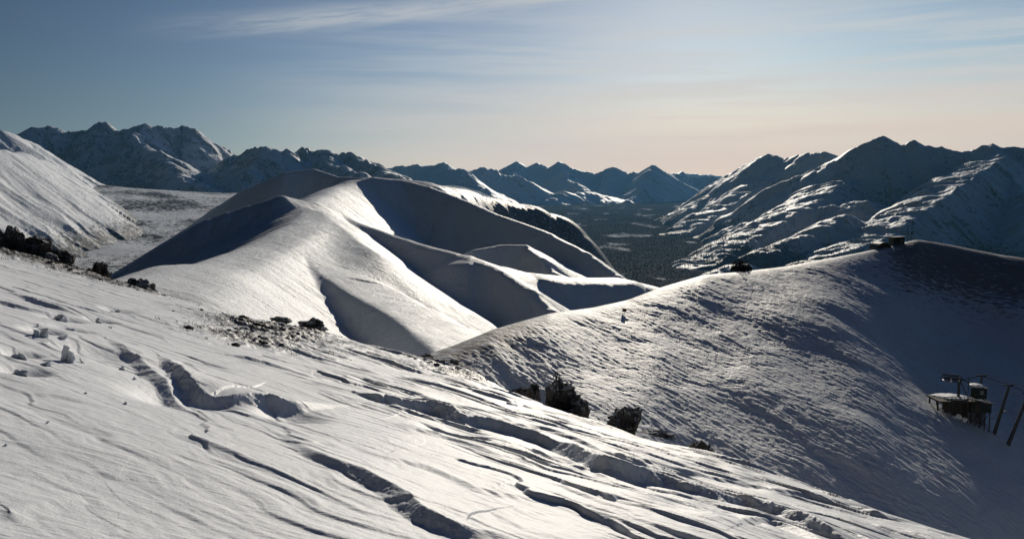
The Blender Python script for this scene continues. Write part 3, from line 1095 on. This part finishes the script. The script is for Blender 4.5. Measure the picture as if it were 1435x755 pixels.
def build_ground_cover():
    rnd = random.Random(5)
    # loose stones and grass poking through the crust
    bm_s = bmesh.new()
    gv, gf = [], []
    for (u, v), rx, ry, a in DIRT:
        p = f_pt(u, v)
        n = int(60 * rx * ry * 0.42)
        for _ in range(n):
            x = rnd.gauss(p[0], rx * 0.55)
            y = rnd.gauss(p[1], ry * 0.55)
            if y < 8:
                continue
            yc = float(np.interp(x / y, FS_U, FS_Y))
            if y > yc + 1:
                continue
            spots.append((x, y, a))
    if not spots:
        return
    A = np.array(spots)
    Z = h_fore(A[None, :, 0], A[None, :, 1])[0]
    for (x, y, a), z in zip(spots, Z):
        if rnd.random() < 0.45:
            r = 0.02 + 0.09 * rnd.random() ** 2.5
            m = Matrix.Translation((x, y, z)) @ Matrix.Rotation(rnd.uniform(0, 6.3), 4, 'Z') @ Matrix.Rotation(rnd.uniform(-.5, .5), 4, 'X') @ Matrix.Diagonal((r * rnd.uniform(.8, 1.7), r, r * rnd.uniform(.4, .8), 1))
            ret = bmesh.ops.create_icosphere(bm_s, subdivisions=1, radius=1.0, matrix=m)
            for vv in ret['verts']:
                vv.co += Vector((rnd.uniform(-1, 1), rnd.uniform(-1, 1), rnd.uniform(-1, 1))) * r * 0.22
        else:
            for _ in range(rnd.randint(5, 10)):
                an = rnd.uniform(0, 6.3)
                l = rnd.uniform(0.03, 0.11)
                lean = rnd.uniform(0.2, 1.2)
                bx, by = x + rnd.gauss(0, .05), y + rnd.gauss(0, .05)
                w = 0.008
                k = len(gv)
                gv += [(bx - w * math.sin(an), by + w * math.cos(an), z - .03), (bx + w * math.sin(an), by - w * math.cos(an), z - .03),
                       (bx + math.cos(an) * l * lean, by + math.sin(an) * l * lean, z + l)]
                gf.append((k, k + 1, k + 2))
    me = bpy.data.meshes.new('scree')
    bm_s.to_mesh(me)
    bm_s.free()
    tag(link('scree', me, M_STONE), 'loose dark stones showing through thin snow on the crest', 'stones', kind='stuff')
    me = bpy.data.meshes.new('dry_grass')
    me.from_pydata(gv, [], gf)
    tag(link('dry_grass', me, M_GRASS), 'dry brown grass blades poking through thin snow', 'grass', kind='stuff')


spots = []
build_rocks()
build_clods()
build_ground_cover()


# ------------------------------------------------------------------ forest in the valleys
def build_forest():
    rng = np.random.default_rng(4)

    def plant(name, label, cat, n, ulim, ylim, hfun, dens, hs, mat):
        U = (rng.uniform(ulim[0], ulim[1], n) - 717.5) / FPX
        y = np.sqrt(rng.uniform(ylim[0] ** 2, ylim[1] ** 2, n))
        x = U * y
        fl = floor_height(x, y)
        z = np.maximum(hfun(x, y), fl)
        keep = rng.random(n) < dens(x, y, z, fl)
        x, y, z = x[keep], y[keep], z[keep]
        n = len(x)
        h = rng.uniform(hs[0], hs[1], n)
        r = h * rng.uniform(0.16, 0.3, n)
        a0 = rng.uniform(0, 6.3, n)
        V = np.zeros((n, 5, 3), np.float32)
        for k in range(4):
            V[:, k, 0] = x + r * np.cos(a0 + k * math.pi / 2)
            V[:, k, 1] = y + r * np.sin(a0 + k * math.pi / 2)
            V[:, k, 2] = z - 1
        V[:, 4, 0] = x
        V[:, 4, 1] = y
        V[:, 4, 2] = z + h
        base = (np.arange(n) * 5)[:, None]
        F = np.stack([np.stack([base[:, 0] + k, base[:, 0] + (k + 1) % 4, base[:, 0] + 4], -1) for k in range(4)], 1).reshape(-1, 3)
        me = bpy.data.meshes.new(name)
        me.vertices.add(n * 5)
        me.vertices.foreach_set('co', V.reshape(-1))
        me.loops.add(F.size)
        me.loops.foreach_set('vertex_index', F.reshape(-1).astype(np.int32))
        me.polygons.add(len(F))
        me.polygons.foreach_set('loop_start', np.arange(0, F.size, 3, dtype=np.int32))
        me.update(calc_edges=True)
        tag(link(name, me, mat), label, cat, kind='stuff')

    def dr(x, y, z, fl):
        up = z - fl
        clear = sstep(fbm(x / 330, y / 600, 801, 4), 0.42, 0.75)
        line = 60 + 130 * fbm(x / 500, y / 500, 802, 3)
        return (1 - sstep(up, line, line + 140)) * (1 - 0.97 * clear) * (1 - 0.6 * sstep(y, 9500, 15000))
    plant('forest', 'dark spruce forest filling the valley below the right mountain', 'forest', 240000, (700, 1480), (3000, 17000), h_right, dr, (6, 12), M_SPRUCE)

    def dl(x, y, z, fl):
        up = z - fl
        return (1 - sstep(up, 20, 210)) * (0.16 + 0.84 * sstep(fbm(x / 260, y / 420, 811, 4), -0.05, 0.5)) * (1 - 0.8 * sstep(y, 3600, 6000))
    plant('scrub', 'scattered dark scrub on the snowy floor of the left valley', 'scrub', 42000, (-40, 420), (2000, 7500), h_left, dl, (2.5, 6), M_SPRUCE)

    def dg(x, y, z, fl):
        return 0.9 * sstep(fbm(x / 60, y / 90, 821, 3), -0.1, 0.4)
    plant('scrub', 'dark scrub dotted over the sunny shelf behind the dome', 'scrub', 1800, (615, 775), (2650, 3050), h_central, dg, (2.0, 4.5), M_SPRUCE)


build_forest()


# ------------------------------------------------------------------ built things on the hill
class MB:
    """collects boxes and bars into one mesh"""
    def __init__(self):
        self.bm = bmesh.new()

    def box(self, c, s, rot=None, bev=0.0):
        m = Matrix.Translation(c)
        if rot is not None:
            m = m @ rot
        r = bmesh.ops.create_cube(self.bm, size=1.0, matrix=m @ Matrix.Diagonal((*s, 1)))
        return self

    def bar(self, a, b, r, seg=8, r2=None):
        a, b = Vector(a), Vector(b)
        d = b - a
        m = Matrix.Translation((a + b) / 2) @ d.to_track_quat('Z', 'Y').to_matrix().to_4x4()
        bmesh.ops.create_cone(self.bm, cap_ends=True, segments=seg, radius1=r, radius2=r if r2 is None else r2, depth=d.length, matrix=m)
        return self

    def ring(self, c, rad, r, axis='Z', seg=20):
        c = Vector(c)
        for i in range(seg):
            t0, t1 = 2 * math.pi * i / seg, 2 * math.pi * (i + 1) / seg
            if axis == 'Z':
                p = lambda t: c + Vector((math.cos(t), math.sin(t), 0)) * rad
            else:
                p = lambda t: c + Vector((math.cos(t), 0, math.sin(t))) * rad
            self.bar(p(t0), p(t1), r, 6)
        return self

    def build(self, name, mat, parent=None):
        me = bpy.data.meshes.new(name)
        self.bm.to_mesh(me)
        self.bm.free()
        return link(name, me, mat, parent)


def hh(x, y):
    return float(h_hill(np.array([[x]]), np.array([[y]]))[0, 0])


def build_lift():
    base = hit(1280 + 400 / 5.03, 500 + 480 / 5.03, h_hill, 100, 260)
    S = base.y / FPX / 5.03
    root = empty('ski_lift_terminal', base)
    tag(root, 'dark ski lift top terminal with a railed snowy deck on the right hill', 'ski lift')

    def L(cx, cy, dy=0.0):
        return Vector(((cx - 400) * S, dy, (480 - cy) * S))

    def ground(x, y):
        return hh(base.x + x, base.y + y) - base.z
    # deck, built out level from the slope
    z0 = L(0, 300).z
    x0, x1 = L(160, 0).x, L(420, 0).x
    MB().box(((x0 + x1) / 2, 2.6, z0 - 0.15), (x1 - x0, 6.0, 0.3)).build('deck', M_WOOD, root)
    snow = rock_mesh('deck_snow', ((x1 - x0) * .54, 3.3, 0.5), 41, 6, 4, 0.06)
    o = link('deck_snow', snow, M_CLOD, root)
    o.location = ((x0 + x1) / 2, 3.0, z0 + 0.02)
    # railing along the near edge
    m = MB()
    n = 6
    for i in range(n + 1):
        x = L(220 + i * 30, 0).x
        m.bar((x, -0.3, z0 - .2), (x, -0.3, z0 + 1.05), 0.06)
    m.bar((L(220, 0).x, -0.3, z0 + 1.05), (L(400, 0).x, -0.3, z0 + 1.05), 0.06)
    m.bar((L(220, 0).x, -0.3, z0 + 0.55), (L(400, 0).x, -0.3, z0 + 0.55), 0.045)
    m.build('railing', M_STEEL, root)
    # timber posts and braces under the deck
    for i, cx in enumerate((170, 225, 280, 335, 390)):
        for dy in (0.8, 4.5):
            x = L(cx, 0).x
            gz = ground(x, dy) - 0.4
            if gz < z0 - 0.5:
                MB().bar((x, dy, gz), (x, dy, z0 - 0.3), 0.2, 6).build('support_post', M_WOOD, root)
    m = MB()
    for a, b in ((170, 280), (280, 390), (390, 280)):
        xa, xb = L(a, 0).x, L(b, 0).x
        m.bar((xa, 0.8, ground(xa, .8)), (xb, 0.8, z0 - 0.4), 0.09, 6)
    m.build('cross_brace', M_WOOD, root)
    # dark boarding closing the space below the deck
    m = MB()
    for i in range(15):
        x = L(232 + i * 12, 0).x
        gz = ground(x, 2.2) - 0.4
        if gz < z0 - 0.4:
            m.box((x, 2.2, (gz + z0 - 0.32) / 2), (0.33, 0.08, z0 - 0.32 - gz))
    m.build('boarding', M_WOOD, root)
    for cx, cy, w in ((300, 372, 1.5), (352, 362, 1.3)):
        o = link('snow_pad', crag_mesh('snow_pad', (w, .6, .7), int(cx), 4, 0.1), M_CLOD, root)
        o.location = (L(cx, 0).x, .2, ground(L(cx, 0).x, .2) + .3)
    # machine house under and right of the deck
    x0, x1 = L(402, 0).x, L(553, 0).x
    zt, zb = L(0, 318).z, L(0, 392).z
    MB().box(((x0 + x1) / 2, 2.6, (zt + zb) / 2), (x1 - x0, 4.6, zt - zb)).build('machine_house', M_GREEN, root)
    m = MB()
    m.box(((x0 + x1) / 2 + .1, 2.6, zt + .12), (x1 - x0 + .7, 5.2, .2), Matrix.Rotation(R(8), 4, 'Y'))
    m.build('roof', M_STEEL, root)
    MB().box((L(450, 0).x, .25, L(0, 358).z), (1.0, .12, 1.8)).build('door', M_WOOD, root)
    for cx in (410, 445, 480, 515, 550):
        for dy in (.6, 4.4):
            x = L(cx, 0).x
            MB().bar((x, dy, ground(x, dy) - .4), (x, dy, zb + .05), 0.12, 6).build('support_post', M_WOOD, root)
    m = MB()
    for a, b in ((410, 480), (480, 410), (480, 550), (550, 480)):
        xa, xb = L(a, 0).x, L(b, 0).x
        m.bar((xa, .6, ground(xa, .6)), (xb, .6, zb), 0.06, 6)
    m.build('cross_brace', M_STEEL, root)
    m = MB()
    for i in range(11):
        x = L(412 + i * 14, 0).x
        gz = ground(x, 2.6) - .4
        m.box((x, 2.6, (gz + zb) / 2), (.30, .1, zb - gz))
    m.build('boarding', M_WOOD, root)
    # operator's cabin on top
    x0, x1 = L(446, 0).x, L(522, 0).x
    zt, zb = L(0, 222).z, L(0, 300).z
    cab = MB().box(((x0 + x1) / 2, 2.0, (zt + zb) / 2 + .15), (x1 - x0, 2.3, zt - zb)).build('cabin', M_GREEN, root)
    m = MB()
    m.box(((x0 + x1) / 2, .82, L(0, 250).z + .1), (1.05, .10, 1.1))
    f = m.build('window_frame', M_STEEL, cab)
    MB().box(((x0 + x1) / 2, .75, L(0, 250).z + .1), (.8, .08, .85)).build('window', M_GLASS, cab)
    MB().box(((x0 + x1) / 2, 2.0, zt + .25), (x1 - x0 + .5, 2.8, .18), Matrix.Rotation(R(4), 4, 'Y')).build('roof', M_STEEL, cab)
    sn = rock_mesh('roof_snow', (1.5, 2.0, .45), 43, 6, 3, .05)
    o = link('roof_snow', sn, M_CLOD, cab)
    o.location = ((x0 + x1) / 2 - .2, 2.4, zt + .45)
    # bullwheel frame on its post
    a, b = L(345, 290, 2.5), L(345, 148, 2.5)
    m = MB()
    m.bar(a, b, .34, 10, .26)
    m.bar(L(400, 270, 2.5), L(350, 165, 2.5), .13, 6)
    m.bar(L(420, 190, 2.5), L(350, 150, 2.5), .1, 6)
    m.build('bullwheel_post', M_STEEL, root)
    m = MB()
    for dy in (1.9, 3.1):
        m.bar(L(215, 152, dy), L(372, 165, dy), .11, 6)
        m.bar(L(222, 125, dy), L(340, 138, dy), .08, 6)
        for i in range(6):
            cx = 222 + i * 23
            m.bar(L(cx, 152, dy), L(cx + 12, 127, dy), .05, 6)
            m.bar(L(cx + 12, 127, dy), L(cx + 23, 155, dy), .05, 6)
    m.build('bullwheel_frame', M_STEEL, root)
    c = L(285, 168, 2.5)
    m = MB().ring(c, 1.7, .10, 'Z', 22)
    for i in range(6):
        t = i * math.pi / 3
        m.bar(c, c + Vector((math.cos(t), math.sin(t), 0)) * 1.7, .05, 6)
    m.build('bullwheel', M_STEEL, root)
    MB().bar(L(423, 290, 3), L(423, 145, 3), .09, 6).bar(L(412, 160, 3), L(434, 160, 3), .05, 6).build('mast', M_STEEL, root)

    # towers carrying the haul rope away to the right
    labels = ['slim dark lift tower standing just behind the terminal cabin', 'leaning lift tower with a small work platform halfway up', 'leaning lift tower at the right edge of the photo']
    specs = [((550, 330), (563, 165), 5.5, .28), ((600, 462), (682, 200), 1.0, .40), ((668, 492), (785, 243), -1.0, .42)]
    tops = []
    for i, ((bx, by), (tx, ty), dy, r) in enumerate(specs):
        b = base + L(bx, by, dy)
        t = base + L(tx, ty, dy)
        g = Vector((b.x, b.y, hh(b.x, b.y)))
        root_t = empty('lift_tower', g)
        tag(root_t, labels[i], 'lift tower', 'towers of the ski lift')
        d = (t - b).normalized()
        MB().bar(Vector((0, 0, 0)) - d * .4, t - g, r, 10, r * .7).build('tower_tube', M_STEEL, root_t)
        tl = t - g
        m = MB()
        m.bar(tl + Vector((-1.1, -.2, .2)), tl + Vector((1.1, .2, .05)), .12, 6)
        m.build('cross_arm', M_STEEL, root_t)
        for sx in (-1, 1):
            cc = tl + Vector((sx * 1.0, sx * .2, .12))
            m = MB()
            for k in range(4):
                q = cc + Vector((-.45 + .3 * k, 0, .2))
                m.bar(q + Vector((0, -.06, 0)), q + Vector((0, .06, 0)), .14, 10)
            m.bar(cc + Vector((-.55, 0, .1)), cc + Vector((.55, 0, .1)), .05, 6)
            m.build('sheave_train', M_STEEL, root_t)
        if i == 1:
            pm = tl * .48
            MB().box(pm + Vector((.3, -.1, 0)), (1.3, 1.0, .12)).build('work_platform', M_WOOD, root_t)
            MB().bar(pm, Vector((-1.6, -.2, pm.z - 2.2)), .08, 6).build('brace', M_STEEL, root_t)
        tops.append(t)
    # haul rope
    me = bpy.data.meshes.new('haul_rope')
    m = MB()
    for dx, dy in ((-1.0, -.2), (1.0, .2)):
        o = Vector((dx * .3, dy, .35))
        chain = [base + L(300, 165, 2.5 + dy * 4)] + [t + o for t in tops] + [tops[-1] + Vector((40, -22, -9)) + o]
        for p, q in zip(chain[:-1], chain[1:]):
            k = 8
            for j in range(k):
                f0, f1 = j / k, (j + 1) / k
                sag = (q - p).length * .02
                s0, s1 = -4 * sag * f0 * (1 - f0), -4 * sag * f1 * (1 - f1)
                m.bar(p.lerp(q, f0) + Vector((0, 0, s0)), p.lerp(q, f1) + Vector((0, 0, s1)), .035, 5)
    tag(m.build('haul_rope', M_STEEL), 'thin steel haul rope strung over the lift towers', 'cable')


def crest_pt(u, back=0.0):
    a = (u - 717.5) / FPX
    a = float(ray(u, 345)[0])
    y = float(np.interp(a, HC_U, HC_Y)) + back
    return Vector((a * y, y, hh(a * y, y)))


def build_crest_things():
    # hut
    p = crest_pt(1256, 1.0)
    s = p.y / FPX
    root = empty('hut', p, R(8))
    tag(root, 'small dark flat roofed hut on top of the right hill', 'hut')
    w, h = 16.5 * s, 10.5 * s
    m = MB()
    m.box((0, 0, h / 2 - .3), (w, 3.2, h + .4))
    m.build('wall', M_GREEN, root)
    MB().box((0, 0, h + .02), (w + .5, 3.8, .16), Matrix.Rotation(R(-2), 4, 'Y')).build('roof', M_STEEL, root)
    MB().box((-.7, -1.63, .85), (.85, .08, 1.7)).build('door', M_WOOD, root)
    wf = MB().box((1.0, -1.63, 1.45), (.95, .07, .75)).build('window', M_STEEL, root)
    MB().box((1.0, -1.67, 1.45), (.75, .06, .55)).build('pane', M_GLASS, wf)
    # arched shelter, half buried
    p = crest_pt(1234, 1.5)
    root = empty('arched_shelter', p, R(12))
    tag(root, 'low dark arched shelter half buried in snow beside the hut', 'shelter')
    bm = bmesh.new()
    n = 16
    rr = 3.0
    prof = [(math.cos(math.pi * i / n) * rr, max(0, math.sin(math.pi * i / n)) * 2.7) for i in range(n + 1)]
    v0 = [bm.verts.new((x, -2.2, z - .5)) for x, z in prof]
    v1 = [bm.verts.new((x, 2.2, z - .5)) for x, z in prof]
    for i in range(n):
        bm.faces.new((v0[i], v0[i + 1], v1[i + 1], v1[i]))
    me = bpy.data.meshes.new('arched_roof')
    bm.to_mesh(me)
    bm.free()
    o = link('arched_roof', me, M_STEEL, root)
    md = o.modifiers.new('thick', 'SOLIDIFY')
    md.thickness = .18
    bm = bmesh.new()
    vs = [bm.verts.new((x * .96, -1.9, z * .96 - .5)) for x, z in prof]
    bm.faces.new(vs)
    r = bmesh.ops.extrude_face_region(bm, geom=bm.faces[:])
    bmesh.ops.translate(bm, verts=[e for e in r['geom'] if isinstance(e, bmesh.types.BMVert)], vec=(0, .15, 0))
    me = bpy.data.meshes.new('end_wall')
    bm.to_mesh(me)
    bm.free()
    link('end_wall', me, M_GREEN, root)
    MB().box((.2, -2.0, .4), (1.0, .08, 1.7)).build('door', M_WOOD, root)
    # masts
    for u, px, lab, box in ((1271, 23, 'thin mast with a short cross arm right of the hut', 0), (1276.5, 30, 'taller thin mast carrying a dark box near its foot', 1)):
        p = crest_pt(u, 0.0)
        hgt = px * s
        root = empty('mast', p)
        tag(root, lab, 'mast', 'masts beside the hilltop hut')
        MB().bar((0, 0, -.4), (0, 0, hgt), .10 if not box else .07, 8, .06).build('pole', M_STEEL, root)
        if box:
            MB().box((0, -.15, hgt * .40), (.55, .35, .85)).build('equipment_box', M_STEEL, root)
            MB().bar((-.35, 0, hgt * .8), (.35, 0, hgt * .8), .04, 6).build('antenna', M_STEEL, root)
        else:
            MB().bar((-.3, 0, hgt * .93), (.75, 0, hgt * .93), .05, 6).build('cross_arm', M_STEEL, root)
    # small marker sign lower on the ridge
    p = hit(875, 438, h_hill, 150, 300)
    s = p.y / FPX
    root = empty('marker_sign', p)
    tag(root, 'tiny dark square marker sign on the lower left ridge of the hill', 'sign')
    MB().bar((0, .06, -.4), (0, .06, 6 * s), .04, 8).build('post', M_WOOD, root)
    MB().box((0, 0, 3.6 * s), (6 * s, .06, 4.2 * s)).build('board', M_WOOD, root)
    # dark bush clump just beyond the crest
    rnd = random.Random(8)
    p = crest_pt(1040, 6.0)
    s = p.y / FPX
    root = empty('bush', (p.x, p.y, p.z + 0.6))
    tag(root, 'rounded dark bush clump peeping over the crest of the right hill', 'bush')
    vs, fs = [], []
    for _ in range(2600):
        th = rnd.uniform(0, 6.3)
        k = rnd.random() ** .5
        x = math.cos(th) * k * 15 * s
        yy = math.sin(th) * k * 2.6
        top = 20 * s * (1 - (k ** 2) * .75) * (0.75 + .25 * math.sin(th * 5 + 1) + (.12 if x < 0 else -.06))
        z = rnd.uniform(.0, 1) ** .7 * top
        r = rnd.uniform(.12, .3)
        a = Vector((rnd.gauss(0, 1), rnd.gauss(0, 1), rnd.gauss(0, 1))).normalized()
        b = a.orthogonal().normalized()
        c = Vector((x, yy, z))
        i = len(vs)
        vs += [c + a * r, c + b * r * .6, c - a * r, c - b * r * .6]
        fs.append((i, i + 1, i + 2, i + 3))
    me = bpy.data.meshes.new('foliage')
    me.from_pydata([tuple(v) for v in vs], [], fs)
    link('foliage', me, M_BUSH, root)
    m = MB()
    for _ in range(9):
        m.bar((rnd.uniform(-1, 1), rnd.uniform(-.6, .6), -.8), (rnd.uniform(-2.4, 2.4), rnd.uniform(-1, 1), rnd.uniform(1.2, 2.6)), .07, 5, .02)
    m.build('stem', M_WOOD, root)
    # bare twig on the large crag
    a = float(ray(779, 530)[0])
    yc = float(np.interp(a, FS_U, FS_Y)) + .4
    p = at_y(779, 533, yc)
    m = MB()
    k = yc / FPX
    for dx, dz in ((-5, 11), (-1, 15), (3, 13), (6, 8), (1, 9)):
        m.bar((0, 0, -.2), (dx * k, rnd.uniform(-.1, .1), dz * k), .018, 5, .007)
        m.bar((dx * k * .6, 0, dz * k * .6), (dx * k * .6 + 3 * k, 0.05, dz * k * .95), .010, 4, .005)
    o = m.build('twig_shrub', M_WOOD)
    o.location = p
    tag(o, 'tiny leafless twig shrub on top of the large crag', 'shrub')


build_lift()
build_crest_things()


# ------------------------------------------------------------------ haze
def build_haze():
    me = bpy.data.meshes.new('haze')
    bm = bmesh.new()
    x, y0, y1, z0, z1 = 62000, -1500, 33000, -700, 1500
    bmesh.ops.create_cube(bm, size=1.0, matrix=Matrix.Translation((0, (y0 + y1) / 2, (z0 + z1) / 2)) @ Matrix.Diagonal((2 * x, y1 - y0, z1 - z0, 1)))
    bm.to_mesh(me)
    bm.free()
    m = bpy.data.materials.new('haze')
    m.use_nodes = True
    g = NT(m.node_tree)
    v = g.n('ShaderNodeVolumePrincipled')
    v.inputs['Color'].default_value = (0.20, 0.56, 1.0, 1)
    v.inputs['Density'].default_value = 9.0e-6
    v.inputs['Anisotropy'].default_value = 0.3
    o = g.n('ShaderNodeOutputMaterial')
    g.put(o.inputs['Volume'], v.outputs[0])
    tag(link('haze', me, m), 'thin cold haze in the valley air', 'haze', kind='stuff')


build_haze()
